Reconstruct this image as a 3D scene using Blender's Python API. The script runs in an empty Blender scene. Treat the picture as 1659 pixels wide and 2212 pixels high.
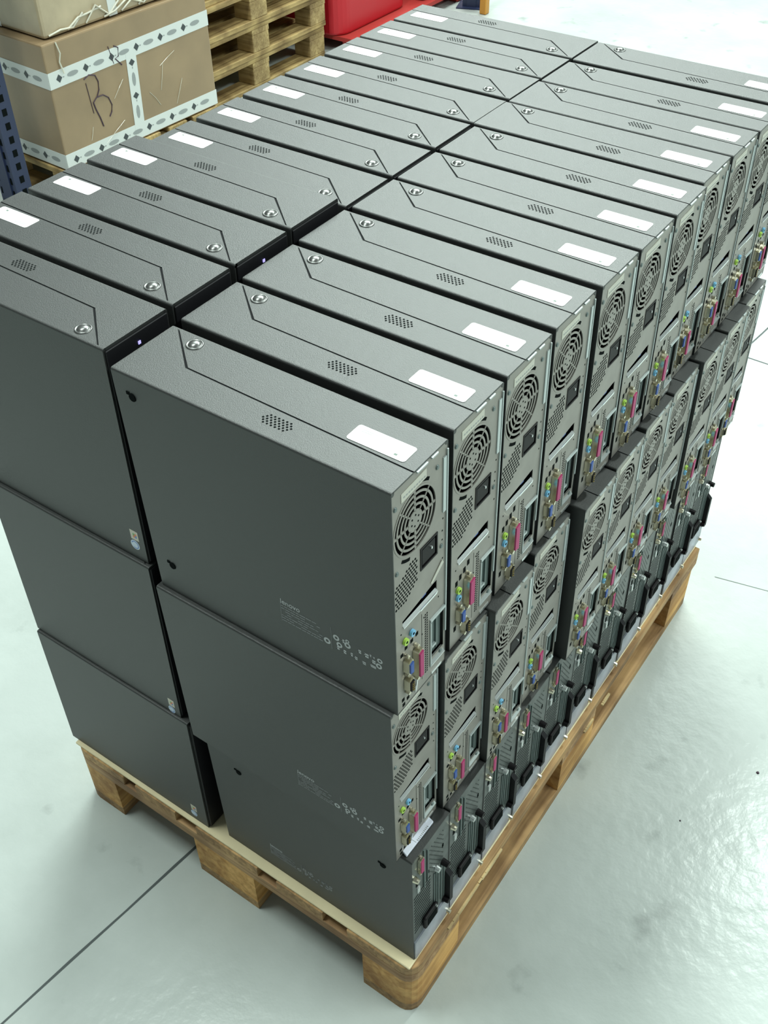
import bpy, bmesh, math, random
from mathutils import Vector, Matrix
random.seed(7)
S = bpy.context.scene
C = S.collection
PI = math.pi
FZ = -0.02                                   # floor level

# ---------------------------------------------------------------- camera
def make_camera():
    yaw, pit, rol, f = .6195, -.7463, -.0175, 2272.275
    fw = Vector((-math.sin(yaw)*math.cos(pit), math.cos(yaw)*math.cos(pit), math.sin(pit)))
    rt = Vector((math.cos(yaw), math.sin(yaw), 0)); up = rt.cross(fw)
    r2 = rt*math.cos(rol)+up*math.sin(rol); u2 = -rt*math.sin(rol)+up*math.cos(rol)
    cd = bpy.data.cameras.new('camera'); co = bpy.data.objects.new('camera', cd); C.objects.link(co)
    M = Matrix((( r2.x, u2.x, -fw.x, .4064), (r2.y, u2.y, -fw.y, -.6299), (r2.z, u2.z, -fw.z, 1.8719), (0, 0, 0, 1)))
    co.matrix_world = M
    cd.sensor_fit = 'VERTICAL'; cd.sensor_height = 24.0; cd.lens = f/2212*24.0
    cd.clip_start = .05; cd.clip_end = 200
    S.camera = co
make_camera()

# ---------------------------------------------------------------- world, lamps, exposure
w = bpy.data.worlds.new('world'); S.world = w; w.use_nodes = True
bg = w.node_tree.nodes['Background']; bg.inputs[0].default_value = (.84, 1.0, .95, 1); bg.inputs[1].default_value = .17
S.view_settings.view_transform = 'Standard'; S.view_settings.look = 'None'
S.view_settings.gamma = 1; S.view_settings.use_curve_mapping = False
S.view_settings.exposure = 0.0
def lid_fill(loc, target, sx, sy, p, col=(.88, 1.0, .94)):
    l = bpy.data.lights.new('lid_fill_light', 'AREA'); l.shape = 'RECTANGLE'; l.size = sx; l.size_y = sy
    l.energy = p; l.color = col
    o = bpy.data.objects.new('lid_fill_light', l); C.objects.link(o); o.location = loc
    d = Vector(target)-Vector(loc); o.rotation_euler = d.to_track_quat('-Z', 'Y').to_euler()
lid_fill((-4.0, 9.6, 8.4), (-.1, .6, 1.1), 7.5, 5.5, 1450)  # added unseen area light that puts sheen on the computer lids
def lamp(x, y, z, sx, sy, p, col=(.89, 1.0, .945)):
    l = bpy.data.lights.new('ceiling_and_fill_light', 'AREA'); l.shape = 'RECTANGLE'; l.size = sx; l.size_y = sy
    l.energy = p; l.color = col
    o = bpy.data.objects.new('ceiling_and_fill_light', l); C.objects.link(o); o.location = (x, y, z)
    return o
lamp(.56, 4.75, 6, .36, .8, 190)
for lx in (-4.6, -3.6, -2.6): lamp(lx+.4, 5.0, 6, .5, 3.0, 100)  # row of unseen fill lights, added to brighten the front lids
lamp(4.6, 2.0, 6, 1.0, 4.0, 400)
lamp(6.0, 6.0, 6, 1.0, 3.0, 120)
lamp(-1.8, -.3, 6, .8, 2.4, 265)  # unseen overhead fill, added to lift the floor at the front left

# ---------------------------------------------------------------- materials
def mat(name, col, rough=.5, metal=0, spec=.5, coat=0, var=0, vscale=8, bump=0, bscale=200, emit=None):
    m = bpy.data.materials.new(name); m.use_nodes = True
    nt = m.node_tree; b = nt.nodes['Principled BSDF']
    b.inputs['Base Color'].default_value = (*col, 1); b.inputs['Roughness'].default_value = rough
    b.inputs['Metallic'].default_value = metal; b.inputs['Specular IOR Level'].default_value = spec
    b.inputs['Coat Weight'].default_value = coat; b.inputs['Coat Roughness'].default_value = .12
    tc = nt.nodes.new('ShaderNodeTexCoord')
    if var:
        n = nt.nodes.new('ShaderNodeTexNoise'); n.inputs['Scale'].default_value = vscale; n.inputs['Detail'].default_value = 6
        nt.links.new(tc.outputs['Object'], n.inputs['Vector'])
        r = nt.nodes.new('ShaderNodeValToRGB')
        r.color_ramp.elements[0].position = .3; r.color_ramp.elements[1].position = .7
        r.color_ramp.elements[0].color = (*[c*(1-var) for c in col], 1)
        r.color_ramp.elements[1].color = (*[min(1, c*(1+var)) for c in col], 1)
        nt.links.new(n.outputs['Fac'], r.inputs['Fac']); nt.links.new(r.outputs['Color'], b.inputs['Base Color'])
    if bump:
        n = nt.nodes.new('ShaderNodeTexNoise'); n.inputs['Scale'].default_value = bscale; n.inputs['Detail'].default_value = 3
        nt.links.new(tc.outputs['Object'], n.inputs['Vector'])
        bp = nt.nodes.new('ShaderNodeBump'); bp.inputs['Strength'].default_value = bump; bp.inputs['Distance'].default_value = .002
        nt.links.new(n.outputs['Fac'], bp.inputs['Height']); nt.links.new(bp.outputs['Normal'], b.inputs['Normal'])
    if emit:
        b.inputs['Emission Color'].default_value = (*emit[:3], 1); b.inputs['Emission Strength'].default_value = emit[3]
    return m
def wood(name, c1, c2, axis=1, grain=90, rough=.7):
    m = bpy.data.materials.new(name); m.use_nodes = True
    nt = m.node_tree; b = nt.nodes['Principled BSDF']; b.inputs['Roughness'].default_value = rough
    tc = nt.nodes.new('ShaderNodeTexCoord'); mp = nt.nodes.new('ShaderNodeMapping')
    sc = [grain, grain, grain]; sc[axis] = grain*.04
    mp.inputs['Scale'].default_value = sc
    oi = nt.nodes.new('ShaderNodeObjectInfo')
    n = nt.nodes.new('ShaderNodeTexNoise'); n.noise_dimensions = '4D'; n.inputs['Scale'].default_value = 1; n.inputs['Detail'].default_value = 5; n.inputs['Distortion'].default_value = .6
    r = nt.nodes.new('ShaderNodeValToRGB')
    r.color_ramp.elements[0].position = .33; r.color_ramp.elements[1].position = .66
    r.color_ramp.elements[0].color = (*c1, 1); r.color_ramp.elements[1].color = (*c2, 1)
    nt.links.new(tc.outputs['Object'], mp.inputs['Vector']); nt.links.new(mp.outputs['Vector'], n.inputs['Vector'])
    nt.links.new(oi.outputs['Random'], n.inputs['W'])
    n2 = nt.nodes.new('ShaderNodeTexNoise'); n2.inputs['Scale'].default_value = 7; n2.inputs['Detail'].default_value = 4
    nt.links.new(tc.outputs['Object'], n2.inputs['Vector'])
    r2 = nt.nodes.new('ShaderNodeValToRGB')
    r2.color_ramp.elements[0].position = .36; r2.color_ramp.elements[1].position = .62
    r2.color_ramp.elements[0].color = (.30, .24, .20, 1); r2.color_ramp.elements[1].color = (1, 1, 1, 1)
    mx = nt.nodes.new('ShaderNodeMix'); mx.data_type = 'RGBA'; mx.blend_type = 'MULTIPLY'; mx.inputs[0].default_value = .75
    nt.links.new(n2.outputs['Fac'], r2.inputs['Fac'])
    nt.links.new(n.outputs['Fac'], r.inputs['Fac'])
    nt.links.new(r.outputs['Color'], mx.inputs[6]); nt.links.new(r2.outputs['Color'], mx.inputs[7])
    nt.links.new(mx.outputs[2], b.inputs['Base Color'])
    bp = nt.nodes.new('ShaderNodeBump'); bp.inputs['Strength'].default_value = .4; bp.inputs['Distance'].default_value = .001
    nt.links.new(n.outputs['Fac'], bp.inputs['Height']); nt.links.new(bp.outputs['Normal'], b.inputs['Normal'])
    return m
CHAR = mat('charcoal_powder_coat', (.049, .052, .051), rough=.46, metal=.5, spec=1.0, bump=.22, bscale=900)
GAPM = mat('seam_black', (.008, .009, .01), rough=.8, spec=.1)
BEZ = mat('black_bezel_plastic', (.010, .010, .012), rough=.5, spec=.25)
PANEL = mat('rear_panel_steel', (.275, .262, .235), rough=.42, metal=.25, var=.10, vscale=30)
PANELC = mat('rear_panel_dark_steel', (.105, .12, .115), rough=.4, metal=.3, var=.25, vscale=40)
BAND = mat('galvanised_band', (.44, .47, .54), rough=.35, metal=.4, var=.25, vscale=25)
HOLE = mat('vent_black', (.005, .007, .007), rough=.9, spec=.05)
STEEL = mat('bright_steel', (.80, .84, .84), rough=.25, metal=.85)
FLANGE = mat('pale_flange_steel', (.50, .56, .56), rough=.35, metal=.35)
SLATE = mat('slate_bracket_steel', (.13, .17, .165), rough=.4, metal=.3)
GOLD = mat('connector_shell', (.78, .74, .58), rough=.22, metal=.95)
PINS = mat('gold_pins', (.55, .40, .10), rough=.35, metal=.8)
MAG = mat('magenta_connector', (.42, .02, .14), rough=.5)
BLU = mat('blue_connector', (.03, .09, .36), rough=.5)
LIME = mat('lime_audio_jack', (.45, .72, .10), rough=.5)
SKY = mat('sky_blue_audio_jack', (.20, .52, .80), rough=.5)
INLET = mat('inlet_black_plastic', (.006, .005, .006), rough=.5, spec=.18)
LABEL = mat('white_label_paper', (.95, .97, .96), rough=.32, spec=.6)
LAB2 = mat('beige_label_paper', (.58, .58, .50), rough=.5)
INK = mat('label_ink', (.13, .18, .15), rough=.6)
PRINT = mat('silver_print', (.50, .52, .53), rough=.6)
PRINT2 = mat('faint_silver_print', (.27, .28, .29), rough=.6)
KNOB = mat('brushed_lock_knob', (.17, .175, .17), rough=.30, metal=.8)
STK = mat('sticker_cream', (.62, .58, .48), rough=.4)
STKO = mat('sticker_orange', (.75, .20, .05), rough=.4)
STKG = mat('sticker_green', (.15, .42, .12), rough=.4)
STKB = mat('sticker_blue', (.10, .22, .60), rough=.4)
STKW = mat('sticker_pale_blue', (.62, .72, .85), rough=.4)
LED = mat('led_violet', (.4, .35, .8), rough=.4, emit=(.45, .40, 1.0, 1.0))
LILAC = mat('lilac_white_label', (.80, .84, .96), rough=.4)
SHEET = mat('cream_fibreboard', (.80, .70, .45), rough=.8, var=.05, vscale=20)
WDECK = wood('deck_wood', (.34, .20, .085), (.66, .42, .19), 1)
WSTR = wood('stringer_wood', (.36, .20, .09), (.64, .41, .20), 0)
WBLK = wood('block_chipwood', (.58, .28, .07), (.92, .56, .20), 1, grain=60)
WPALE = wood('fresh_split_wood', (.62, .46, .22), (.80, .64, .34), 1)
WBG = wood('yellow_pallet_wood', (.30, .20, .075), (.58, .42, .18), 1)
WBG2 = wood('yellow_pallet_cross_wood', (.34, .23, .09), (.60, .45, .21), 0)
CARD = mat('wrapped_cardboard', (.29, .20, .108), rough=.55, coat=.5, var=.12, vscale=6, bump=.7, bscale=9)
CARD2 = mat('wrapped_pale_cardboard', (.42, .34, .22), rough=.5, coat=.7, var=.2, vscale=7, bump=.9, bscale=14)
FILM = mat('crumpled_clear_film', (.62, .60, .50), rough=.25, coat=1, var=.2, vscale=12, bump=1.0, bscale=25)
TAPE = mat('white_printed_tape', (.66, .69, .67), rough=.35, coat=.3)
TINK = mat('tape_black_print', (.05, .06, .065), rough=.5)
TINK2 = mat('tape_grey_print', (.30, .32, .32), rough=.5)
MARK = mat('marker_ink', (.05, .025, .045), rough=.6)
NAVY = mat('navy_rack_paint', (.018, .028, .075), rough=.45)
ORNG = mat('orange_rack_paint', (.55, .25, .03), rough=.45)
RED = mat('red_plastic', (.50, .008, .018), rough=.4)
RED2 = mat('faded_red_plastic', (.40, .035, .03), rough=.5)

# ---------------------------------------------------------------- mesh helpers
class MB:
    def __init__(s): s.bm = bmesh.new()
    def box(s, x0, x1, y0, y1, z0, z1):
        v = [s.bm.verts.new((x, y, z)) for x in (x0, x1) for y in (y0, y1) for z in (z0, z1)]
        for q in ((0, 1, 3, 2), (4, 6, 7, 5), (0, 4, 5, 1), (2, 3, 7, 6), (0, 2, 6, 4), (1, 5, 7, 3)): s.bm.faces.new([v[i] for i in q])
        return s
    def prism(s, pts, n, d):                 # pts: 3D polygon, extruded along vector n*d
        n = Vector(n)*d
        a = [s.bm.verts.new(p) for p in pts]; b = [s.bm.verts.new(Vector(p)+n) for p in pts]
        s.bm.faces.new(a); s.bm.faces.new(b[::-1])
        for i in range(len(a)): s.bm.faces.new((a[i], b[i], b[(i+1) % len(a)], a[(i+1) % len(a)]))
        return s
    def cyl(s, c, ax, r, l, seg=12, r2=None):  # from c along axis ax ('x','y','z')
        r2 = r if r2 is None else r2
        A = []
        for k, (rr, t) in enumerate(((r, 0), (r2, l))):
            ring = []
            for i in range(seg):
                a = 2*PI*i/seg; p, q = rr*math.cos(a), rr*math.sin(a)
                o = {'x': (t, p, q), 'y': (p, t, q), 'z': (p, q, t)}[ax]
                ring.append(s.bm.verts.new((c[0]+o[0], c[1]+o[1], c[2]+o[2])))
            A.append(ring)
        for i in range(seg): s.bm.faces.new((A[0][i], A[1][i], A[1][(i+1) % seg], A[0][(i+1) % seg]))
        s.bm.faces.new(A[0]); s.bm.faces.new(A[1])
        return s
    def arc(s, cy, cz, r0, r1, a0, a1, x0, x1, seg=8):   # ring sector in the yz plane between x0 and x1
        R = []
        for i in range(seg+1):
            a = a0+(a1-a0)*i/seg; cs, sn = math.cos(a), math.sin(a)
            R.append([s.bm.verts.new((x, cy+r*cs, cz+r*sn)) for x in (x0, x1) for r in (r0, r1)])
        for i in range(seg):
            p, q = R[i], R[i+1]
            for e in ((0, 1), (1, 3), (3, 2), (2, 0)): s.bm.faces.new((p[e[0]], p[e[1]], q[e[1]], q[e[0]]))
        if abs(a1-a0) < 6.28:
            for p in (R[0], R[-1]): s.bm.faces.new((p[0], p[1], p[3], p[2]))
        return s
    def tube(s, pts, r, seg=6):
        rings = []
        for i, p in enumerate(pts):
            p = Vector(p); t = (Vector(pts[min(i+1, len(pts)-1)])-Vector(pts[max(i-1, 0)])).normalized()
            u = t.cross(Vector((0, 0, 1)));
            if u.length < .1: u = t.cross(Vector((0, 1, 0)))
            u.normalize(); v = t.cross(u)
            rings.append([s.bm.verts.new(p+u*r*math.cos(2*PI*k/seg)+v*r*math.sin(2*PI*k/seg)) for k in range(seg)])
        for a, b in zip(rings, rings[1:]):
            for k in range(seg): s.bm.faces.new((a[k], b[k], b[(k+1) % seg], a[(k+1) % seg]))
        s.bm.faces.new(rings[0]); s.bm.faces.new(rings[-1])
        return s
    def bevel(s, w, seg=2, sel=None):
        e = [x for x in s.bm.edges if (sel is None or sel(x))]
        bmesh.ops.bevel(s.bm, geom=e, offset=w, segments=seg, affect='EDGES', profile=.5)
        return s
    def build(s, name, m, parent=None, smooth=False, label=None):
        bmesh.ops.recalc_face_normals(s.bm, faces=s.bm.faces)
        me = bpy.data.meshes.new(name); s.bm.to_mesh(me); s.bm.free()
        if smooth:
            for p in me.polygons: p.use_smooth = True
        me.materials.append(m)
        o = bpy.data.objects.new(name, me); C.objects.link(o)
        if parent: o.parent = parent
        if label: o['label'] = label
        return o
def plate_holes(name, outer, holes, x0, x1, m, parent):
    """rear plate in the yz plane with real holes, thickness x0..x1"""
    bm = bmesh.new(); E = []
    for loop in [outer]+holes:
        vs = [bm.verts.new((x1, p[0], p[1])) for p in loop]
        E += [bm.edges.new((vs[i], vs[(i+1) % len(vs)])) for i in range(len(vs))]
    r = bmesh.ops.triangle_fill(bm, edges=E, use_beauty=True, use_dissolve=False)
    f = [g for g in r['geom'] if isinstance(g, bmesh.types.BMFace)]
    ex = bmesh.ops.extrude_face_region(bm, geom=f)
    for g in ex['geom']:
        if isinstance(g, bmesh.types.BMVert): g.co.x = x0
    bmesh.ops.recalc_face_normals(bm, faces=bm.faces)
    me = bpy.data.meshes.new(name); bm.to_mesh(me); bm.free(); me.materials.append(m)
    o = bpy.data.objects.new(name, me); C.objects.link(o); o.parent = parent
    return o
def empty(name, loc=(0, 0, 0), rz=0):
    o = bpy.data.objects.new(name, None); C.objects.link(o); o.location = loc; o.rotation_euler = (0, 0, rz)
    o.empty_display_size = .05
    return o
def tag(o, label=None, cat=None, group=None, kind=None):
    if label: o['label'] = label
    if cat: o['category'] = cat
    if group: o['group'] = group
    if kind: o['kind'] = kind
    return o
def copy_tree(o, parent=None, skip=()):
    c = o.copy(); C.objects.link(c); c.parent = parent
    for ch in KIDS.get(o.name, []):
        if ch.name.split('.')[0] in skip: continue
        copy_tree(ch, c)
    return c
KIDS = {}
def index_kids():
    KIDS.clear()
    for o in C.objects:
        if o.parent: KIDS.setdefault(o.parent.name, []).append(o)

# ================================================================ SETTING
def floor_mat():
    m = bpy.data.materials.new('painted_concrete_floor'); m.use_nodes = True
    nt = m.node_tree; b = nt.nodes['Principled BSDF']
    tc = nt.nodes.new('ShaderNodeTexCoord')
    n = nt.nodes.new('ShaderNodeTexNoise'); n.inputs['Scale'].default_value = 2.2; n.inputs['Detail'].default_value = 9; n.inputs['Roughness'].default_value = .6
    r = nt.nodes.new('ShaderNodeValToRGB')
    r.color_ramp.elements[0].position = .30; r.color_ramp.elements[1].position = .60
    r.color_ramp.elements[0].color = (.385, .425, .405, 1); r.color_ramp.elements[1].color = (.47, .515, .495, 1)
    nt.links.new(tc.outputs['Object'], n.inputs['Vector']); nt.links.new(n.outputs['Fac'], r.inputs['Fac'])
    # small dark scuffs and chips
    n2 = nt.nodes.new('ShaderNodeTexNoise'); n2.inputs['Scale'].default_value = 9; n2.inputs['Detail'].default_value = 7
    r2 = nt.nodes.new('ShaderNodeValToRGB'); r2.color_ramp.elements[0].position = .24; r2.color_ramp.elements[1].position = .36
    r2.color_ramp.elements[0].color = (.55, .55, .55, 1); r2.color_ramp.elements[1].color = (1, 1, 1, 1)
    nt.links.new(tc.outputs['Object'], n2.inputs['Vector']); nt.links.new(n2.outputs['Fac'], r2.inputs['Fac'])
    mx = nt.nodes.new('ShaderNodeMix'); mx.data_type = 'RGBA'; mx.blend_type = 'MULTIPLY'; mx.inputs[0].default_value = .8
    nt.links.new(r.outputs['Color'], mx.inputs[6]); nt.links.new(r2.outputs['Color'], mx.inputs[7])
    nt.links.new(mx.outputs[2], b.inputs['Base Color'])
    b.inputs['Roughness'].default_value = .22; b.inputs['Specular IOR Level'].default_value = .5; b.inputs['IOR'].default_value = 1.26
    n3 = nt.nodes.new('ShaderNodeTexNoise'); n3.inputs['Scale'].default_value = 38; n3.inputs['Detail'].default_value = 3
    nt.links.new(tc.outputs['Object'], n3.inputs['Vector'])
    bp = nt.nodes.new('ShaderNodeBump'); bp.inputs['Strength'].default_value = .22; bp.inputs['Distance'].default_value = .005
    nt.links.new(n3.outputs['Fac'], bp.inputs['Height']); nt.links.new(bp.outputs['Normal'], b.inputs['Normal'])
    return m
FLM = floor_mat()
fl = MB().box(-12, 10, -6, 18, FZ-.1, FZ).build('floor', FLM); tag(fl, 'pale grey-green painted concrete floor', None, None, 'structure')
JM = mat('joint_filler', (.07, .085, .085), rough=.8)
def strip(name, a, b, wd, m, z=FZ+.0006):
    a = Vector((*a, 0)); b = Vector((*b, 0)); d = (b-a).normalized(); n = Vector((-d.y, d.x, 0))*wd/2
    seg = max(2, int((b-a).length/.12)); bm = MB(); prev = None
    for i in range(seg+1):
        p = a+(b-a)*i/seg; jit = n.normalized()*random.uniform(-.0012, .0012)
        k = random.uniform(.75, 1.25)
        q = [bm.bm.verts.new((p+n*k+jit).to_3d().to_tuple()[:2]+(z,)), bm.bm.verts.new((p-n*k+jit).to_tuple()[:2]+(z,))]
        if prev: bm.bm.faces.new((prev[0], prev[1], q[1], q[0]))
        prev = q
    o = bm.build(name, m); return o
j1 = strip('trim_1', (-.652, -1.0), (-.20, 2.9), .0048, JM); tag(j1, 'dark saw-cut joint in the floor running under the pallet', kind='structure')
j2 = strip('trim_2', (-6.0, 2.28), (8.0, 2.22), .0048, JM); tag(j2, 'dark saw-cut joint in the floor crossing behind the pallet', kind='structure')
cr = strip('trim_3', (.03, 1.30), (1.6, 1.62), .002, mat('hairline_crack', (.20, .24, .22), rough=.8)); tag(cr, 'faint hairline crack in the floor beside the pallet', kind='structure')

# ================================================================ LOADED PALLET
PT = .144
pal = empty('wooden_pallet', (0, 0, FZ))
tag(pal, 'long wooden pallet under the whole block of computers, orange-brown blocks', 'pallet')
def pz(z): return z*1.139                     # real 144 mm pallet, stood on the floor level
def pallet_parts(root, md, ms, mb, sheet=False, near=False):
    for (x0, x1) in ((-.80, -.666), (-.634, -.532), (-.480, -.334), (-.290, -.188), (-.137, 0)):
        b = MB().box(x0, x1, 0, 1.2, pz(.122), pz(.144)); b.bevel(.004, 2); b.build('deck_board', md, root)
    for y0 in (0, .5275, 1.055):
        MB().box(-.798, -.002, y0+.001, y0+.144, pz(.100), pz(.1215)).bevel(.003, 1).build('cross_board', ms, root)
    for (x0, x1) in ((-.80, -.70), (-.4725, -.3275), (-.10, 0)):
        for y0 in (0, .5275, 1.055):
            b = MB().box(x0+.001, x1-.001, y0+.001, y0+.144, pz(.0222), pz(.0998))
            b.bevel(.004, 1); b.build('block', mb, root)
        b = MB().box(x0, x1, 0, 1.2, 0, pz(.022)); b.bevel(.004, 2); b.build('bottom_board', md, root)
# rounded outer corners: chamfer the end blocks of this pallet
def corner_cut(b, x, y):
    b.bevel(.028, 4, lambda e: abs(e.verts[0].co.x-e.verts[1].co.x) < 1e-6 and abs(e.verts[0].co.y-e.verts[1].co.y) < 1e-6
            and abs(e.verts[0].co.x-x) < 1e-4 and abs(e.verts[0].co.y-y) < 1e-4)
for (x0, x1) in ((-.80, -.666), (-.634, -.532), (-.480, -.334), (-.290, -.188), (-.137, 0)):
    b = MB().box(x0, x1, 0, 1.2, pz(.122), pz(.144))
    if x0 == -.80: corner_cut(b, -.80, 0); 
    if x1 == 0: corner_cut(b, 0, 0)
    b.bevel(.0015, 1, lambda e: e.is_manifold and e.calc_face_angle(0) > 1.2)
    b.build('deck_board', WDECK, pal)
for y0 in (0, .5275, 1.055):
    b = MB().box(-.80, 0, y0, y0+.145, pz(.100), pz(.1218))
    if y0 == 0: corner_cut(b, 0, 0); corner_cut(b, -.80, 0)
    b.build('cross_board', WSTR, pal)
for (x0, x1) in ((-.80, -.70), (-.4925, -.3475), (-.105, 0)):
    for y0 in (0, .5275, 1.055):
        b = MB().box(x0, x1, y0, y0+.145, pz(.0222), pz(.0998))
        if y0 == 0 and x1 == 0: corner_cut(b, 0, 0)
        if y0 == 0 and x0 == -.8: corner_cut(b, -.8, 0)
        if x1 == 0 and y0 == 1.055: corner_cut(b, 0, 1.2)
        b.build('block', WBLK, pal)
    b = MB().box(x0, x1, 0, 1.2, 0, pz(.022))
    if x1 == 0: corner_cut(b, 0, 0); corner_cut(b, 0, 1.2)
    if x0 == -.8: corner_cut(b, -.8, 0)
    b.build('bottom_board', WDECK, pal)
# pale torn wood along the near long edge
for (y0, y1, z, wd) in ((.105, .215, .150, .006), (.205, .285, .151, .007), (.62, .66, .118, .006), (.70, .735, .120, .006)):
    b = MB()
    pts = []
    n = 7
    for i in range(n+1):
        t = i/n; y = y0+(y1-y0)*t
        pts.append((.0, y, z-FZ-.02+.001*math.sin(i*2)+0))
    for i in range(n):
        h = wd*(.35+.65*math.sin(PI*(i+.5)/n))
        b.box(-.001, .0035, y0+(y1-y0)*i/n, y0+(y1-y0)*(i+1)/n, z-h, z+h*.6)
    b.build('torn_splinter', WPALE, pal, label='pale yellow torn splinter on the pallet edge')
sh = MB().box(-.797, -.010, .003, 1.198, .1445, .150).bevel(.0012, 1).build('cover_sheet', SHEET)
tag(sh, 'thin cream fibreboard sheet lying on the pallet under the computers', 'board')

# ================================================================ COMPUTER (tower A / B rear)
W, H, D = .1085, .345, .398
def circ(cy, cz, r, n=40): return [(cy+r*math.cos(2*PI*i/n), cz+r*math.sin(2*PI*i/n)) for i in range(n)]
def rect(y0, y1, z0, z1): return [(y0, z0), (y1, z0), (y1, z1), (y0, z1)]
def V(v): return H-v*.96
def shell(root, D=D, H=H, W=W, mt=CHAR):
    t = .0012
    b = MB()
    b.box(-D, 0, 0, t, 0, H-.0030); b.box(-D, 0, W-t, W, 0, H-.0030)
    b.box(-D, 0, t, W-t, 0, t); b.box(-D, 0, .003, W-.003, H-.0022, H-.0010); b.box(-D, -D+t, t, W-t, t, H-.0022)
    # outer long edges rounded: soft rolled strips
    for y in (0.0030, W-.0030):
        b.cyl((-D, y, H-.0030), 'x', .0030, D, 20)
    b.build('case', mt, root)
def top_plates(root):
    g = .0014
    # seam: far edge -> diagonal -> rear
    A = (-.388, W-.003); B = (-.323, .049); E = (0, .041)
    z0 = H-.0010; th = .0010
    MB().prism([(A[0]+g, A[1], z0), (B[0]+g, B[1]+g, z0), (E[0], E[1]+g, z0), (0, W-.003, z0)], (0, 0, 1), th).build('access_cover', CHAR, root)
    MB().prism([(-D, .003, z0), (0, .003, z0), (0, E[1]-g*.6, z0), (B[0]-g*.5, B[1]-g*.6, z0), (A[0]-g, A[1], z0), (-D, W-.003, z0)], (0, 0, 1), th).build('top_strip', CHAR, root)
    MB().box(-D+.001, -.001, .004, W-.004, H-.00098, H-.00090).build('cover_seam', GAPM, root)
    # lock knob: shallow dome in a ring
    b = MB(); c = (-.347, .090)
    prof = [(.0112, 0), (.0108, .0012), (.0092, .0012), (.0088, .0004), (.0080, .0010), (.0065, .0026), (.0040, .0036), (.0015, .0039)]
    prev = None
    for (r, h) in prof:
        ring = [b.bm.verts.new((c[0]+r*math.cos(2*PI*i/24), c[1]+r*math.sin(2*PI*i/24), H+h)) for i in range(24)]
        if prev:
            for i in range(24): b.bm.faces.new((prev[i], prev[(i+1) % 24], ring[(i+1) % 24], ring[i]))
        prev = ring
    b.bm.faces.new(prev)
    b.build('lock_knob', KNOB, root, smooth=True)
    # speaker holes
    b = MB()
    for r_ in range(5):
        n = (6, 7, 8, 7, 6)[r_]
        for i in range(n):
            x = -.169+(i-(n-1)/2)*.0056+(r_-2)*0.0; y = .027+(r_-2)*.0036
            b.cyl((x, y, H+.0001), 'z', .0015, .00012, 6)
    b.build('vent_holes', HOLE, root)
    # white asset label with rounded corners
    b = MB(); b.box(-.092, -.0165, .0478, .0752, H+.0001, H+.0006)
    b.bevel(.0035, 3, lambda e: abs(e.verts[0].co.z-e.verts[1].co.z) > 1e-5)
    al = b.build('asset_label', LABEL, root, label='glossy white paper label')
    b = MB(); b.box(-.033, -.029, .0525, .0555, H+.00062, H+.0008); b.box(-.084, -.064, .0690, .0697, H+.00062, H+.0007); b.box(-.084, -.070, .0660, .0667, H+.00062, H+.0007)
    b.build('label_print', INK, al)

def dsub(root, name, u, zc, w_, h_, face, d=.0105, pins=False):
    """protruding D-shaped connector, long side vertical"""
    y0, y1, z0, z1 = u-w_/2, u+w_/2, zc-h_/2, zc+h_/2
    k = w_*.25
    pts = [(0, y0, z0+k), (0, y1, z0), (0, y1, z1), (0, y0, z1-k)]
    o = MB().prism(pts, (1, 0, 0), d*.85).build(name, GOLD, root)
    e = .0012
    pts = [(0, y0+e, z0+k+e), (0, y1-e, z0+e*1.5), (0, y1-e, z1-e*1.5), (0, y0+e, z1-k-e)]
    MB().prism([(d*.84, p[1], p[2]) for p in pts], (1, 0, 0), d*.18).build('connector_face', face, o)
    for s in (z0-.005, z1+.005): MB().cyl((0, u, s), 'x', .0028, d*.55, 6).build('jack_screw', GOLD, o)
    if pins:
        b = MB()
        for i in range(5): b.cyl((d, u+.0015, zc-.007+.0035*i), 'x', .0007, .0012, 5)
        for i in range(4): b.cyl((d, u-.0012, zc-.005+.0035*i), 'x', .0007, .0012, 5)
        b.build('pins', PINS, o)
    return o
def jack(root, u, z, m, lab):
    b = MB(); b.cyl((0, u, z), 'x', .0047, .0035, 16); o = b.build('audio_jack', m, root, label=lab)
    MB().cyl((.0035, u, z), 'x', .0019, .0002, 10).build('socket_hole', HOLE, o)

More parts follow.
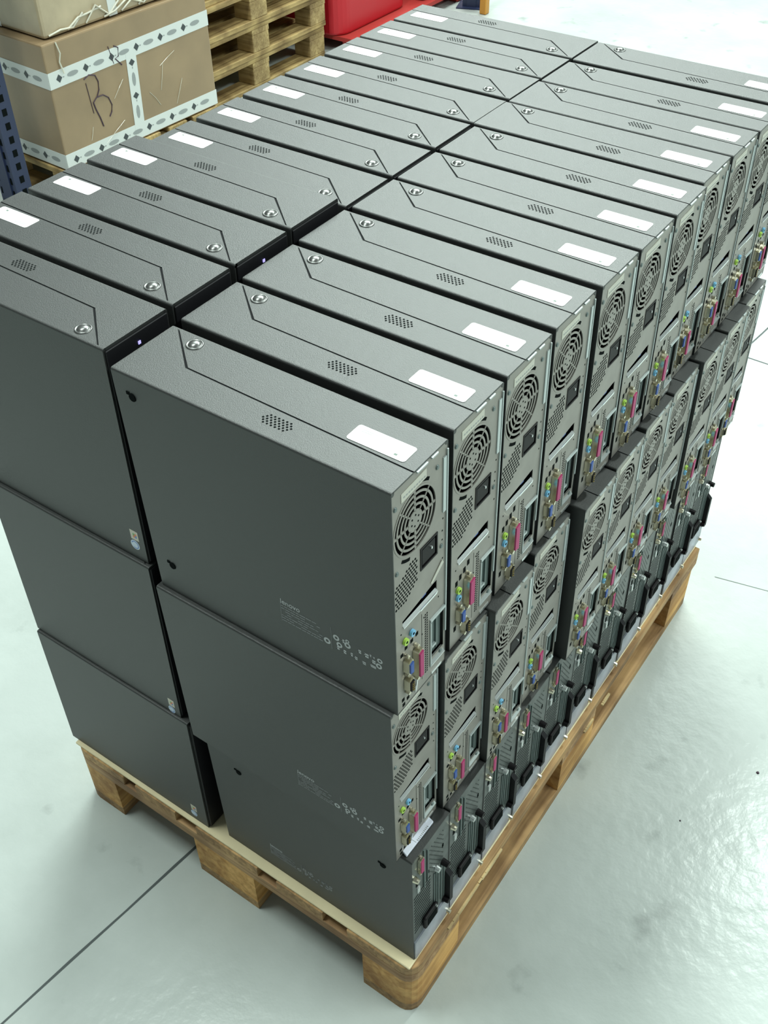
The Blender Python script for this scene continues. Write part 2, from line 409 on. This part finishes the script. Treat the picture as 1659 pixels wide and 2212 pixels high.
def make_computer(variant):
    root = empty('desktop_computer')
    shell(root); top_plates(root)
    MB().box(-D-.0022, -D-.0002, .0025, W-.0025, .003, H-.004).bevel(.0008, 1).build('front_bezel', BEZ, root)
    # rear plate with real openings
    holes = [circ(.044, V(.069), .0405), [(.0155, V(.2135)), (.088, V(.2135)), (.088, V(.196)), (.080, V(.196)), (.0155, V(.2030))], rect(.076, W-.004, V(.326), V(.256)), rect(.053, .0885, V(.153), V(.119))]
    pl = plate_holes('rear_panel', rect(.001, W-.001, .001, H-.0024), holes, -.0014, -.0004, PANEL, root)
    MB().box(-.0390, -.0380, .002, W-.002, .002, H-.004).build('dark_backing', HOLE, root)  # black sheet standing in for the shade inside the case
    # fan grille
    cy, cz = .044, V(.069)
    b = MB()
    b.arc(cy, cz, 0.0001, .0138, 0, 2*PI, -.0014, -.0004, 24)
    for r in (.0200, .0272, .0345): b.arc(cy, cz, r-.0014, r+.0014, 0, 2*PI, -.0014, -.0004, 40)
    b.arc(cy, cz, .0400, .0425, 0, 2*PI, -.0016, .0001, 40)
    for k in range(8):
        a = k*PI/4; c, s = math.cos(a), math.sin(a); hw = .0016 if k % 2 == 0 else .0010
        p = [(-.0014, cy+c*.012-s*hw, cz+s*.012+c*hw), (-.0014, cy+c*.012+s*hw, cz+s*.012-c*hw), (-.0014, cy+c*.041+s*hw, cz+s*.041-c*hw), (-.0014, cy+c*.041-s*hw, cz+s*.041+c*hw)]
        b.prism(p, (1, 0, 0), .001)
    g = b.build('fan_grille', PANEL, root)
    b = MB()
    for k in range(6):
        a = k*PI/3+.4; b.cyl((-.0004, cy+.0072*math.cos(a), cz+.0072*math.sin(a)), 'x', .0013, .0002, 8)
    b.arc(cy, cz, .0448, .0490, .95, 1.32, -.0004, -.0001, 6); b.arc(cy, cz, .0448, .0490, .95+PI, 1.32+PI, -.0004, -.0001, 6)
    b.build('hub_holes', HOLE, g)
    # power inlet
    b = MB(); b.box(-.014, -.010, .054, .0875, V(.152), V(.120))
    b.box(-.010, .0005, .053, .0552, V(.153), V(.119)); b.box(-.010, .0005, .0863, .0885, V(.153), V(.119))
    b.box(-.010, .0005, .0552, .0863, V(.1215), V(.119)); b.box(-.010, .0005, .0552, .0863, V(.153), V(.1505))
    b.box(-.010, -.0004, .0575, .084, V(.1475), V(.1245))
    pi_ = b.build('power_inlet', INLET, root)
    b = MB()
    for (u, v) in ((.0755, .1330),): b.box(-.0015, .0012, u-.0010, u+.0010, V(v)-.0016, V(v)+.0016)
    b.build('inlet_pins', STEEL, pi_)
    # screws
    for (u, v) in ((.087, .025), (.0065, .026), (.0965, .148), (.0065, .119), (.0965, .330)):
        MB().cyl((-.0004, u, V(v)), 'x', .0032, .0016, 10, .0024).build('screw', SLATE, root)
    b = MB()
    for (u, v) in ((.100, .108), (.099, .126), (.099, .140), (.100, .170), (.012, .222), (.060, .236), (.092, .228), (.056, .262)):
        b.cyl((-.0004, u, V(v)), 'x', .0013, .00015, 6)
    # hexagonal vent field
    nrow = 11
    for r_ in range(nrow):
        v = .1255+r_*.0049
        for i in range(9):
            u = .004+i*.0049+(.00245 if r_ % 2 else 0)
            if r_ < 4 and u < .030-r_*.008: continue
            if r_ > 7 and u > .046-(r_-7)*.006: continue
            b.cyl((-.0004, u, V(v)), 'x', .0018, .00015, 6)
    # perforated column beside the card slots
    for i in range(26):
        v = .233+i*.0042
        b.box(-.0004, -.00025, .0620, .0645, V(v+.0024), V(v)); b.box(-.0004, -.00025, .0660, .0682, V(v+.0024), V(v))
    b.box(-.0004, -.00028, .0548, .0556, V(.345), V(.226))
    b.build('vent_holes', HOLE, root)
    # pale flange channel along the far edge, upper part
    b = MB(); b.box(-.0004, .0010, .0985, .1045, V(.098), V(.020)); b.box(-.0004, .0016, W-.003, W-.001, V(.30), V(.012))
    b.build('edge_flange', FLANGE, root)
    # top lip and regulatory strip label
    b = MB(); b.box(-.0004, .0022, .046, .066, H-.0042, H-.0022); b.box(-.0004, .0022, .074, .086, H-.0042, H-.0022)
    b.build('top_lip', FLANGE, root)
    b = MB(); b.prism([(-.0003, .018, V(.026)), (-.0003, .066, V(.0235)), (-.0003, .066, V(.0115)), (-.0003, .018, V(.014))], (1, 0, 0), .0004)
    sl = b.build('strip_label', LAB2, root, label='beige printed strip label')
    b = MB()
    for k in range(9): b.box(.00012, .00022, .022+k*.0048, .0252+k*.0048, V(.0215), V(.0195))
    b.build('label_print', TINK2, sl)
    # lever slot: recessed, bright inclined latch plate
    b = MB()
    b.prism([(-.0022, .016, V(.2098)), (.0014, .016, V(.2135)), (.0014, .016, V(.2150)), (-.0022, .016, V(.2130))], (0, 1, 0), .072)
    b.box(-.0003, .0018, .050, .086, V(.2160), V(.2130))
    sv = b.build('slot_latch', STEEL, root)
    MB().box(-.0040, -.0030, .060, .069, V(.205), V(.199)).build('latch_tab', BLU, sv)
    # card slots: recessed slate brackets
    b = MB(); b.box(-.0060, -.0050, .0765, W-.0045, V(.3255), V(.2565))
    b.box(-.0055, -.0030, .0765, .0800, V(.3255), V(.2565)); b.box(-.0050, -.0025, .0905, .0918, V(.320), V(.2565))
    cs = b.build('card_bracket', SLATE, root)
    b = MB(); b.box(-.0004, .0016, .0725, .0742, V(.338), V(.258)); b.box(-.005, -.002, .081, .090, V(.313), V(.309))
    b.prism([(-.0004, .0725, V(.256)), (-.0004, W-.004, V(.256)), (-.0004, W-.004, V(.252)), (-.0004, .0725, V(.252))], (1, 0, 0), .0024)
    b.build('bracket_rim', FLANGE, cs)
    b = MB(); b.prism([(-.0030, .0735, V(.3265)), (.0024, .0735, V(.3350)), (.0024, .0735, V(.3365)), (-.0004, .0735, V(.3365))], (0, 1, 0), .0300)
    b.box(-.0004, .0008, .076, .0985, V(.356), V(.352))
    b.build('bracket_clamp', STEEL, root)
    # ports
    if variant == 'A':
        for (u, v) in ((.0335, .249), (.0445, .247), (.0215, .250), (.0125, .256), (.013, .339), (.0235, .345), (.014, .349)):
            MB().box(-.0004, -.0001, u-.0027, u+.0027, V(v+.0058), V(v)).build('usb_port', HOLE, root)
        MB().box(-.0004, -.0001, .031, .038, V(.343), V(.332)).build('network_port', HOLE, root)
        jack(root, .0325, V(.236), SKY, 'sky blue audio jack'); jack(root, .0185, V(.2385), LIME, 'lime green audio jack')
        dsub(root, 'parallel_port', .0395, V(.2935), .010, .047, MAG)
        dsub(root, 'video_port', .0185, V(.2800), .009, .022, BLU)
        dsub(root, 'serial_port', .0195, V(.3145), .009, .022, INLET, pins=True)
        MB().prism([(-.0003, .0375, V(.352)), (-.0003, .0410, V(.349)), (-.0003, .0440, V(.330)), (-.0003, .0415, V(.330))], (1, 0, 0), .0018).build('steel_tab', STEEL, root)
    else:
        for (u, v) in ((.0145, .243), (.0235, .238), (.0330, .233), (.0420, .227), (.0345, .312), (.0130, .324)):
            MB().box(-.0004, -.0001, u-.0027, u+.0027, V(v+.0085), V(v)).build('usb_port', HOLE, root)
        MB().cyl((-.0004, .0365, V(.315)), 'x', .0046, .0004, 14).build('round_port', HOLE, root)
        jack(root, .0175, V(.260), LIME, 'lime green audio jack'); jack(root, .0175, V(.2735), SKY, 'sky blue audio jack')
        dsub(root, 'parallel_port', .0375, V(.2745), .012, .047, MAG)
        dsub(root, 'video_port', .0180, V(.3030), .009, .022, BLU)
        dsub(root, 'serial_port', .0305, V(.3330), .010, .020, INLET, pins=True)
    return root

# ---------------------------------------------------------------- bottom-layer model with a dark rear
HC, DC, WC = .318, .402, .1045
def make_dark_computer():
    root = empty('desktop_computer')
    shell(root, DC, HC, WC)
    MB().box(-DC-.005, -DC-.0002, .003, WC-.003, .002, HC-.006).bevel(.0015, 1).build('front_bezel', BEZ, root)
    MB().box(-DC, 0, .003, WC-.003, HC-.0009, HC).build('top_cover', CHAR, root)
    holes = [rect(.004, .010, .050, .196)]
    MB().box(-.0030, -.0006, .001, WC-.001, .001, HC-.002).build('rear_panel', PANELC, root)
    b = MB()
    for k in range(13):                       # long sloping louvres
        z = .084+k*.0094
        b.prism([(-.0006, .005, z), (-.0006, .050, z+.0062), (-.0006, .050, z+.0092), (-.0006, .005, z+.0030)], (1, 0, 0), .0002)
    b.build('louvre_slots', HOLE, root)
    b = MB()
    for u in (.060, .066, .072, .080, .088): b.box(-.0006, .0010, u, u+.0022, .080, .195)
    b.box(-.0006, .0020, .0305, .0330, .200, .312); b.box(-.0006, .0018, .040, .0415, .205, .300)
    b.build('card_brackets', SLATE, root)
    dsub(root, 'parallel_port', .0205, .286, .010, .040, MAG, d=.006)
    b = MB()
    for (u, z, s) in ((.0135, .235, .006), (.045, .225, .004), (.086, .245, .004)): b.box(-.0006, -.0001, u-s/2, u+s/2, z-s, z+s)
    for i in range(5):
        for j in range(14): b.cyl((-.0006, .050+i*.008+(.004 if j % 2 else 0), .205+j*.0065), 'x', .0012, .0002, 6)
    b.build('vent_holes', HOLE, root)
    b = MB(); b.cyl((0, .0855, .196), 'x', .0062, .012, 12, .0052); b.build('thumb_screw', INLET, root)
    b = MB(); b.cyl((0, .0905, .066), 'x', .0052, .010, 12, .0045); b.build('thumb_screw', INLET, root)
    b = MB(); b.cyl((-.0004, .067, .203), 'x', .0058, .007, 12, .0048); b.build('lock_cylinder', STEEL, root)
    MB().cyl((-.0004, .0065, .262), 'x', .0058, .008, 10, .004).build('brass_stud', GOLD, root)
    MB().cyl((-.0004, .0985, .012), 'x', .0052, .009, 10, .0040).build('brass_stud', GOLD, root)
    MB().box(-.0004, .0022, .012, .0185, .210, .226).build('steel_tab', STEEL, root)
    b = MB(); b.box(0, .0070, .026, .064, .070, .104).bevel(.003, 2)
    pi_ = b.build('power_inlet', INLET, root)
    MB().box(.0071, .0075, .032, .058, .077, .097).build('socket_face', HOLE, pi_)
    MB().cyl((.0055, .057, .1035), 'x', .0022, .0035, 8).build('inlet_pins', STEEL, pi_)
    # pale steel bottom band
    b = MB(); b.prism([(-.0004, .002, .002), (-.0004, WC-.002, .002), (-.0004, WC-.002, .062), (-.0004, .002, .058)], (1, 0, 0), .003)
    b.build('lower_band', BAND, root)
    # black release handle on the far edge
    b = MB(); b.prism([(0, 0, .052), (.0095, 0, .058), (.0095, 0, .142), (0, 0, .152)], (0, 1, 0), .0095)
    for v in b.bm.verts: v.co.y += WC-.0105
    b.build('side_handle', BEZ, root)
    return root

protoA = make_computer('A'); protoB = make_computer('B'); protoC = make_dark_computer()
# the sheet-metal cases lean back very slightly from foot to lid
for o in C.objects:
    if o.type == 'MESH' and o.parent:
        t = o
        while t.parent: t = t.parent
        if t in (protoA, protoB, protoC):
            hh = HC if t == protoC else H
            for v in o.data.vertices: v.co.x += .020*(hh-v.co.z)
index_kids()
used = set()
ORD = ['front', 'second', 'third', 'fourth', 'fifth', 'sixth', 'seventh', 'eighth', 'ninth', 'tenth', 'rearmost']
def place(proto, loc, rz, sc, label, group, skip=()):
    if proto.name not in used:
        used.add(proto.name); o = proto
    else: o = copy_tree(proto, None, skip)
    o.location = loc; o.rotation_euler = (0, 0, rz); o.scale = sc
    tag(o, label, 'computer', group)
    return o
def pos(i): return 'frontmost' if i == 0 else ('rearmost' if i == 10 else ORD[i]+' from the front')
# top right
tx = [-.0459, -.0482, -.0496, -.0502, -.0466, -.0457, -.0456, -.0534, -.0511, -.0497, -.0500]
ty = [.0166, .1394, .2575, .3772, .4971, .6123, .7292, .8457, .9575, 1.0698, 1.1905]
ZT = .8015; ZLT = .8213; szt = (1.1663-ZT)/H
tops = []
for i in range(11):
    pr = protoA if i in (0, 7, 8, 9, 10) else protoB
    tops.append(place(pr, (tx[i], ty[i], ZT), 0, (1, 1, szt), f'white-labelled computer case, top layer of right row, {pos(i)}', 'top layer of the right row'))
# middle right
mx_ = [-.0453, -.0371, -.0254, -.0343, -.0172, -.0208, -.0240, -.0253, -.0190, -.0202, -.0286]
my = [.0091, .1225, .2320, .3587, .4834, .5966, .7150, .8297, .9455, 1.0614, 1.1717]
ZM = .4550; smz = (.8010-ZM)/H; ZLM = .4700; slmz = (.8205-ZLM)/H
mids = []
for i in range(11):
    pr = protoA if i in (0, 1, 2) else protoB
    mids.append(place(pr, (mx_[i], my[i], ZM), 0, (1, 1, smz), f'grey-backed computer case, middle layer of right row, {pos(i)}', 'middle layer of the right row', skip=('lock_knob', 'asset_label')))
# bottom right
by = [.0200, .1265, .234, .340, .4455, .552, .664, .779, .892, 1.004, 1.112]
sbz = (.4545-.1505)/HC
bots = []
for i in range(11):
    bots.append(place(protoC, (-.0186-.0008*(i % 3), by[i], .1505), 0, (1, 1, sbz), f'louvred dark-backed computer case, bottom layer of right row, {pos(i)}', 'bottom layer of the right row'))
# left row: fronts face the right row
lefts = []
for i in range(11):
    hi = i < 4
    z1 = 1.182 if hi else 1.1663
    fx = -.4585 if hi else -.4530
    y0 = (.0223, .128, .2498, .3710, .4930, .6088, .7315, .8479, .9664, 1.0803, 1.1944)[i]
    if i > 0: y0 = (.0223, .1400, .2575, .3745, .4930, .6120, .7315, .8479, .9664, 1.0803, 1.1960)[i]
    lefts.append(place(protoA, (fx-D, y0+W, ZLT+.0005), PI, (1, 1, (z1-ZLT-.0005)/H),
        f'charcoal computer case, top layer of left row, {pos(i)}', 'top layer of the left row'))
lmids = []
for i in range(11):
    sx = .342/D
    lmids.append(place(protoA, (-.8025, .0158+i*.116+W, ZLM+.0002), PI, (sx, 1, slmz), f'charcoal computer case, middle layer of left row, {pos(i)}', 'middle layer of the left row', skip=('lock_knob', 'asset_label')))
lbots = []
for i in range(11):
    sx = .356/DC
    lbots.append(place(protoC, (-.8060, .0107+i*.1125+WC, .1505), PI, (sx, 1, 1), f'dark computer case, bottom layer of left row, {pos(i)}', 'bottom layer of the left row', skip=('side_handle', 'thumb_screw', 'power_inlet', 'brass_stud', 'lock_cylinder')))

# ---------------------------------------------------------------- printed side labels and stickers
def text_mesh(txt, size, name, m, parent, mtx):
    cu = bpy.data.curves.new(name, 'FONT'); cu.body = txt; cu.size = size; cu.extrude = .0001
    to = bpy.data.objects.new('tmp', cu); C.objects.link(to)
    dg = bpy.context.evaluated_depsgraph_get()
    me = bpy.data.meshes.new_from_object(to.evaluated_get(dg)); me.name = name
    bpy.data.objects.remove(to)
    me.transform(mtx); me.materials.clear(); me.materials.append(m)
    o = bpy.data.objects.new(name, me); C.objects.link(o); o.parent = parent
    return o
RX = Matrix.Rotation(PI/2, 4, 'X')
def side_print(root, x0, z0, s=1.0, faint=False):
    """brand line, small print block and approval marks, on the near side (y=0)"""
    yv = -.0002
    t = text_mesh('lenovo', .0115*s, 'brand_lettering', PRINT, root, Matrix.Translation((x0, yv, z0+.030*s)) @ RX)
    rnd = random.Random(3)
    b = MB()
    for r_ in range(7):
        z = z0+(.0255-.0042*r_)*s; x = x0
        while x < x0+.063*s:
            l = rnd.uniform(.003, .009)*s
            if rnd.random() < .85: b.box(x, min(x+l, x0+.065*s), yv-.0001, yv+.0001, z, z+.0011*s)
            x += l+.0012*s
    b.box(x0, x0+.0006, yv-.0001, yv+.0001, z0-.002*s, z0+.032*s); b.box(x0+.079*s, x0+.0795*s, yv-.0001, yv+.0001, z0-.004*s, z0+.034*s)
    b.build('fine_print', PRINT2, root)
    b = MB()
    def ring(cx, cz, r, r0=.6):
        n = 14
        for i in range(n):
            a, c = 2*PI*i/n, 2*PI*(i+1)/n
            v = [(cx+rr*math.cos(q), yv, cz+rr*math.sin(q)) for rr, q in ((r, a), (r, c), (r*r0, c), (r*r0, a))]
            b.bm.faces.new([b.bm.verts.new(p) for p in v])
    for (dx, dz, r) in ((.072, .006, .0052), (.0865, .020, .0048), (.091, .010, .0045), (.1035, .017, .0048), (.1035, .024, .003), (.150, .010, .0045), (.1515, .020, .0040)):
        ring(x0+dx*s, z0+dz*s, r*s, .45)
    for (dx, dz, w_, h_) in ((.086, .001, .005, .006), (.096, .0, .005, .006), (.107, .002, .004, .006), (.113, .0, .005, .005), (.1245, -.001, .006, .005),
                             (.119, .015, .005, .006), (.1285, .014, .0065, .007), (.139, .010, .006, .006), (.136, .019, .003, .004), (.141, .019, .003, .003), (.1365, .002, .009, .004),
                             (.095, .018, .004, .006)):
        for k in range(2):
            b.box(x0+dx*s, x0+(dx+w_)*s, yv-.0001, yv+.0001, z0+(dz+k*h_*.55)*s, z0+(dz+k*h_*.55+h_*.36)*s)
        b.box(x0+dx*s, x0+(dx+.0012)*s, yv-.0001, yv+.0001, z0+dz*s, z0+(dz+h_*.9)*s)
    b.build('approval_marks', PRINT2 if faint else PRINT, root)
def side_studs(root, pts):
    for (x, z) in pts:
        b = MB(); b.cyl((x, -.0012, z), 'y', .0052, .0012, 10, .0058); b.box(x-.009, x-.004, -.0008, 0, z+.002, z+.006)
        b.build('side_stud', HOLE, root)
side_print(tops[0], -.170, .064); side_studs(tops[0], [(-.369, .315), (-.361, .052)])
side_print(mids[0], -.169, .052, 1.0, False)
side_print(bots[0], -.292, .046, .86, True)
side_studs(bots[0], [(-.338, .262), (-.052, .2585)])
def stickers(root, x, z, top=True):
    """two small stickers by the bezel on the far side (y=W)"""
    Y = W if root not in lbots else WC
    Y += .0001
    o = MB().prism([(x-.008, Y, z), (x+.007, Y, z), (x+.007, Y, z+.017), (x-.008, Y, z+.017)], (0, 1, 0), .0002).build('badge_sticker', STK, root)
    for (dx, dz, m) in ((-.0030, .0085, STKO), (.0008, .0085, STKG), (-.0030, .0045, STKB), (.0008, .0045, STKO)):
        MB().box(x+dx-.0018, x+dx+.0014, Y+.0002, Y+.0004, z+dz, z+dz+.0034).build('badge_square', m, o)
    b = MB(); b.cyl((x+.002, Y, z-.010), 'y', .0085, .0002, 20); o = b.build('badge_sticker', STKW, root)
    b = MB()
    n = 20
    for i in range(n-4):
        a, c = 2*PI*i/n+.3, 2*PI*(i+1)/n+.3
        v = [(x+.002+rr*math.cos(q), Y+.0004, z-.010+rr*math.sin(q)) for rr, q in ((.0068, a), (.0068, c), (.0055, c), (.0055, a))]
        b.bm.faces.new([b.bm.verts.new(p) for p in v])
    b.build('badge_ring', STKB, o)
stickers(lefts[0], -.374, .036); stickers(lmids[0], -.372, .018); stickers(lbots[0], -.362, .030)
for i in (0, 2): MB().box(-D-.0030, -D-.0021, .052, .056, H-.020, H-.016).build('power_light', LED, lefts[i])
# tilted white part label only on the front right computer
MB().prism([(.0035, .074, V(.190)), (.0035, .0775, V(.1935)), (.0035, .1015, V(.177)), (.0035, .0980, V(.171))], (1, 0, 0), .0006).build('tilted_label', LAB2, tops[0], label='small white tilted paper label')
# white barcode strip lying on the ledge of the frontmost bottom computer
bs = MB().prism([(-.0235, .004, HC+.0010), (-.0115, .000, HC+.0010), (-.0100, .070, HC+.0010), (-.0215, .073, HC+.0010)], (0, 0, 1), .004).bevel(.0008, 1).build('barcode_strip', LILAC)
bs.location = (bots[0].location.x+.0, bots[0].location.y+.004, .4555-HC)
tag(bs, 'bluish white barcode strip lying on the ledge between the frontmost right computers', 'label')
b = MB(); b.box(-.021, -.012, .026, .0266, HC+.0049, HC+.0052)
for k in range(10): b.box(-.014, -.011, .030+k*.003, .0312+k*.003, HC+.0049, HC+.0052)
b.build('barcode_print', TINK2, bs)

# ================================================================ BACKGROUND
def small_pallet(root, z0, ms=(WBG, WBG2)):
    return root
def make_bg_pallet():
    root = empty('wooden_pallet')
    for k in range(5):
        x0, x1 = ((-.80, -.655), (-.62, -.52), (-.4725, -.3275), (-.28, -.18), (-.145, 0))[k]
        MB().box(x0, x1, 0, 1.2, .122, .144).bevel(.002, 1).build('deck_board', WBG, root)
    for y0 in (0, .5275, 1.055): MB().box(-.8, 0, y0, y0+.145, .100, .1218).build('cross_board', WBG2, root)
    for (x0, x1) in ((-.80, -.70), (-.4725, -.3275), (-.10, 0)):
        for y0 in (0, .5275, 1.055): MB().box(x0, x1, y0+.002, y0+.143, .0222, .0998).bevel(.003, 1).build('block', WBG2, root)
        MB().box(x0, x1, 0, 1.2, 0, .0218).bevel(.002, 1).build('bottom_board', WBG, root)
    return root
bp = make_bg_pallet(); index_kids()
names = ['lowest', 'second lowest', 'third from the floor', 'fourth from the floor', 'topmost']
for k in range(5):
    o = bp if k == 0 else copy_tree(bp)
    o.location = (-2.945+.006*((k*7) % 3), 2.662+.004*((k*5) % 3), FZ+.1445*k); o.scale = (1, .81, 1)
    tag(o, f'yellowish empty wooden pallet in the stack behind the left row, {names[k]}', 'pallet', 'stacked empty pallets')
# pallet under the taped carton
YAW = math.radians(-5.7)
o = copy_tree(bp); o.rotation_euler = (0, 0, PI/2-math.radians(3)); o.location = (-2.715, 2.590, FZ); o.scale = (1, .72, 1); 
tag(o, 'wooden pallet on the floor under the big taped carton', 'pallet')
# carton B: face toward +x
cb = empty('cardboard_carton', (-2.765, 1.80, .1255), math.radians(-3))
tag(cb, 'large wrapped brown carton with white printed tape and a handwritten mark', 'carton')
LW, LD, LH = .80, .80, .46
MB().box(-LD, 0, 0, LW, 0, LH).bevel(.006, 2).build('carton_body', CARD, cb)
def tape(path, wd, parent, marks=True):
    """path: list of ((point),(normal),(across)) on carton faces"""
    b = MB(); tk = MB(); tk2 = MB(); run = 0
    for (p0, p1, nrm, acr) in path:
        p0, p1, nrm, acr = map(Vector, (p0, p1, nrm, acr))
        o_ = nrm*.0004
        b.prism([p0-acr*wd/2+o_, p1-acr*wd/2+o_, p1+acr*wd/2+o_, p0+acr*wd/2+o_], nrm, .0012)
        d = (p1-p0); L = d.length; d.normalize()
        s = .045
        k = 0
        while s < L-.02:
            c = p0+d*s+nrm*.0018
            if k % 2 == 0:
                r = .0135
                tk.prism([c+d*r, c+acr*r*1.1, c-d*r, c-acr*r*1.1], nrm, .0004)
                tk2.prism([c+d*r*1.7+acr*.002, c+d*r*1.2+acr*.002, c+d*r*1.2-acr*.002, c+d*r*1.7-acr*.002], nrm, .0003)
            else:
                pts = [c+d*(.026*math.cos(2*PI*i/12))+acr*(.009*math.sin(2*PI*i/12)) for i in range(12)]
                tk2.prism(pts, nrm, .0003)
            s += .062; k += 1
    o = b.build('packing_tape', TAPE, parent)
    tk.build('tape_diamonds', TINK, o); tk2.build('tape_ovals', TINK2, o)
    return o
X, Y_, Z = (1, 0, 0), (0, -1, 0), (0, 0, 1)
tape([((0, 0, .335), (0, LW, .350), X, Z), ((-.79, 0, .350), (0, 0, .335), Y_, Z)], .058, cb)
tape([((0, 0, .035), (0, LW, .035), X, Z), ((-.79, 0, .035), (0, 0, .035), Y_, Z)], .058, cb)
tape([((.0004, .385, .34), (.0004, .370, .035), X, (0, 1, 0))], .050, cb)
# short raised creases in the wrapping film
for (y, z, l, a) in ((.52, .20, .10, 1.3), (.56, .26, .09, .4), (.30, .22, .08, .8), (.25, .07, .12, .5), (.60, .12, .1, 1.1), (.14, .10, .05, 1.2), (.47, .13, .08, 2.2)):
    b = MB(); c, s = math.cos(a), math.sin(a)
    b.tube([(.001, y-l/2*c, z-l/2*s), (.004, y, z+.004), (.001, y+l/2*c, z+l/2*s)], .0009, 5)
    b.build('film_crease', FILM, cb)
# handwritten B-like mark
def stroke(pts, r=.0026): return [(.0015, y, z) for (y, z) in pts]
b = MB()
b.tube(stroke([(.155, .285), (.160, .225), (.165, .170)]), .0014, 5)
b.tube(stroke([(.150, .300), (.175, .310), (.203, .300), (.212, .275), (.208, .245), (.195, .225), (.172, .208)]), .0022, 5)
b.tube(stroke([(.195, .222), (.222, .222), (.245, .205), (.255, .175), (.248, .150), (.235, .135)]), .0022, 5)
b.tube(stroke([(.172, .208), (.178, .180), (.190, .145), (.198, .110)]), .0026, 5)
b.tube(stroke([(.285, .380), (.292, .345), (.298, .315)]), .0016, 5)
b.tube(stroke([(.312, .375), (.330, .365), (.325, .335), (.308, .330), (.335, .300)]), .0024, 5)
b.build('handwritten_mark', MARK, cb)
# upper carton
cu = empty('cardboard_carton', (-2.79, 1.84, .1265+LH+.002), math.radians(-3))
tag(cu, 'pale film-wrapped carton on top of the big taped carton', 'carton')
MB().box(-.75, 0, 0, .72, 0, .34).bevel(.012, 2).build('carton_body', CARD2, cu)
MB().box(-.30, -.24, -.0012, -.0002, .004, .336).build('packing_tape', TAPE, cu)
MB().box(.0002, .0014, .30, .34, .004, .336).build('packing_tape', TAPE, cu)
b = MB()
for k in range(7):
    y0 = .02+k*.085
    b.tube([(.002, y0, .01), (.008, y0+.05, .02+.02*(k % 3)), (.003, y0+.11, .012+.03*(k % 2)), (.006, y0+.16, .05)], .004, 5)
b.build('film_folds', FILM, cu)
MB().tube([(.003, .06, LH-.002), (.012, .064, LH-.04), (.006, .058, LH-.07), (.010, .065, LH-.11)], .0030, 5).build('film_strand', FILM, cb)

# racking uprights
def upright(loc, rz, h, label, m=NAVY):
    r = empty('rack_upright', loc, rz); tag(r, label, 'rack post')
    b = MB(); b.box(-.10, 0, 0, .004, 0, h); b.box(-.10, -.096, .004, .07, 0, h); b.box(-.004, 0, .004, .07, 0, h)
    b.box(-.075, -.025, -.006, -.0002, 0, h)
    b.build('post', m, r)
    b = MB()
    for k in range(int(h/.05)-1):
        for x in (-.086, -.018): b.prism([(x-.006, -.0012, .05+k*.05), (x+.006, -.0012, .05+k*.05), (x+.004, -.0012, .075+k*.05), (x-.004, -.0012, .075+k*.05)], (0, 1, 0), .001)
        b.box(.0002, .0010, .025, .045, .05+k*.05, .075+k*.05)
    b.build('slots', HOLE, r)
    MB().box(-.13, .03, -.03, .10, 0, .006).build('foot_plate', m, r)
    return r
upright((-2.835, 1.60, FZ), 0, 2.4, 'dark navy slotted rack post at the left edge of the picture')
upright((-2.66, 4.66, FZ), math.radians(20), 2.4, 'navy rack post beyond the far end of the left row')
g = MB(); g.box(-.02, .02, -.02, .02, 0, 1.6).bevel(.004, 1); go = g.build('guard_post', ORNG); go.location = (-2.60, 4.60, FZ)
tag(go, 'slim orange post beside the far navy rack post', 'post')

# red bin on red pallet
rp = empty('plastic_pallet', (-2.80, 3.72, FZ)); tag(rp, 'faded red low plastic pallet behind the wooden pallet stack', 'pallet')
b = MB(); b.box(-.8, -.02, 0, 1.1, .05, .07)
b.build('deck', RED2, rp)
for x0 in (-.78, -.45, -.12):
    for y0 in (0.02, .48, .96): MB().box(x0, x0+.1, y0, y0+.12, .0, .0498).bevel(.006, 1).build('foot', RED2, rp)
rb = empty('plastic_bin', (-2.90, 3.70, FZ+.0705)); tag(rb, 'bright red round-cornered plastic bin standing on the red pallet', 'bin')
b = MB(); b.box(-.62, 0, 0, .62, 0, .50)
b.bevel(.09, 6, lambda e: abs(e.verts[0].co.z-e.verts[1].co.z) > .1); b.bevel(.012, 2, lambda e: abs(e.verts[0].co.z) < 1e-4 and abs(e.verts[1].co.z) < 1e-4)
b.build('bin_body', RED, rb, smooth=False)
b = MB(); b.box(-.64, .02, -.02, .64, .5002, .53); b.bevel(.09, 6, lambda e: abs(e.verts[0].co.z-e.verts[1].co.z) > .02)
b.build('bin_rim', RED, rb)
rb2 = empty('plastic_crate', (-2.86, 4.40, FZ+.0705)); tag(rb2, 'faded red plastic crate beside the bright red bin', 'crate')
MB().box(-.5, 0, 0, .38, 0, .25).bevel(.02, 2).build('crate_body', RED2, rb2)
MB().box(-.51, .01, -.01, .39, .2502, .275).bevel(.008, 1).build('crate_rim', RED2, rb2)

# small debris on the floor
for (x, y, r) in ((.318, .815, .0035), (.23, .62, .002), (.30, 1.10, .0018)):
    b = MB(); b.cyl((0, 0, 0), 'z', r, r*.8, 7, r*.6); o = b.build('floor_crumb', MARK); o.location = (x, y, FZ+.0001)
    tag(o, 'tiny dark crumb on the pale floor right of the pallet', 'debris', 'crumbs on the floor')
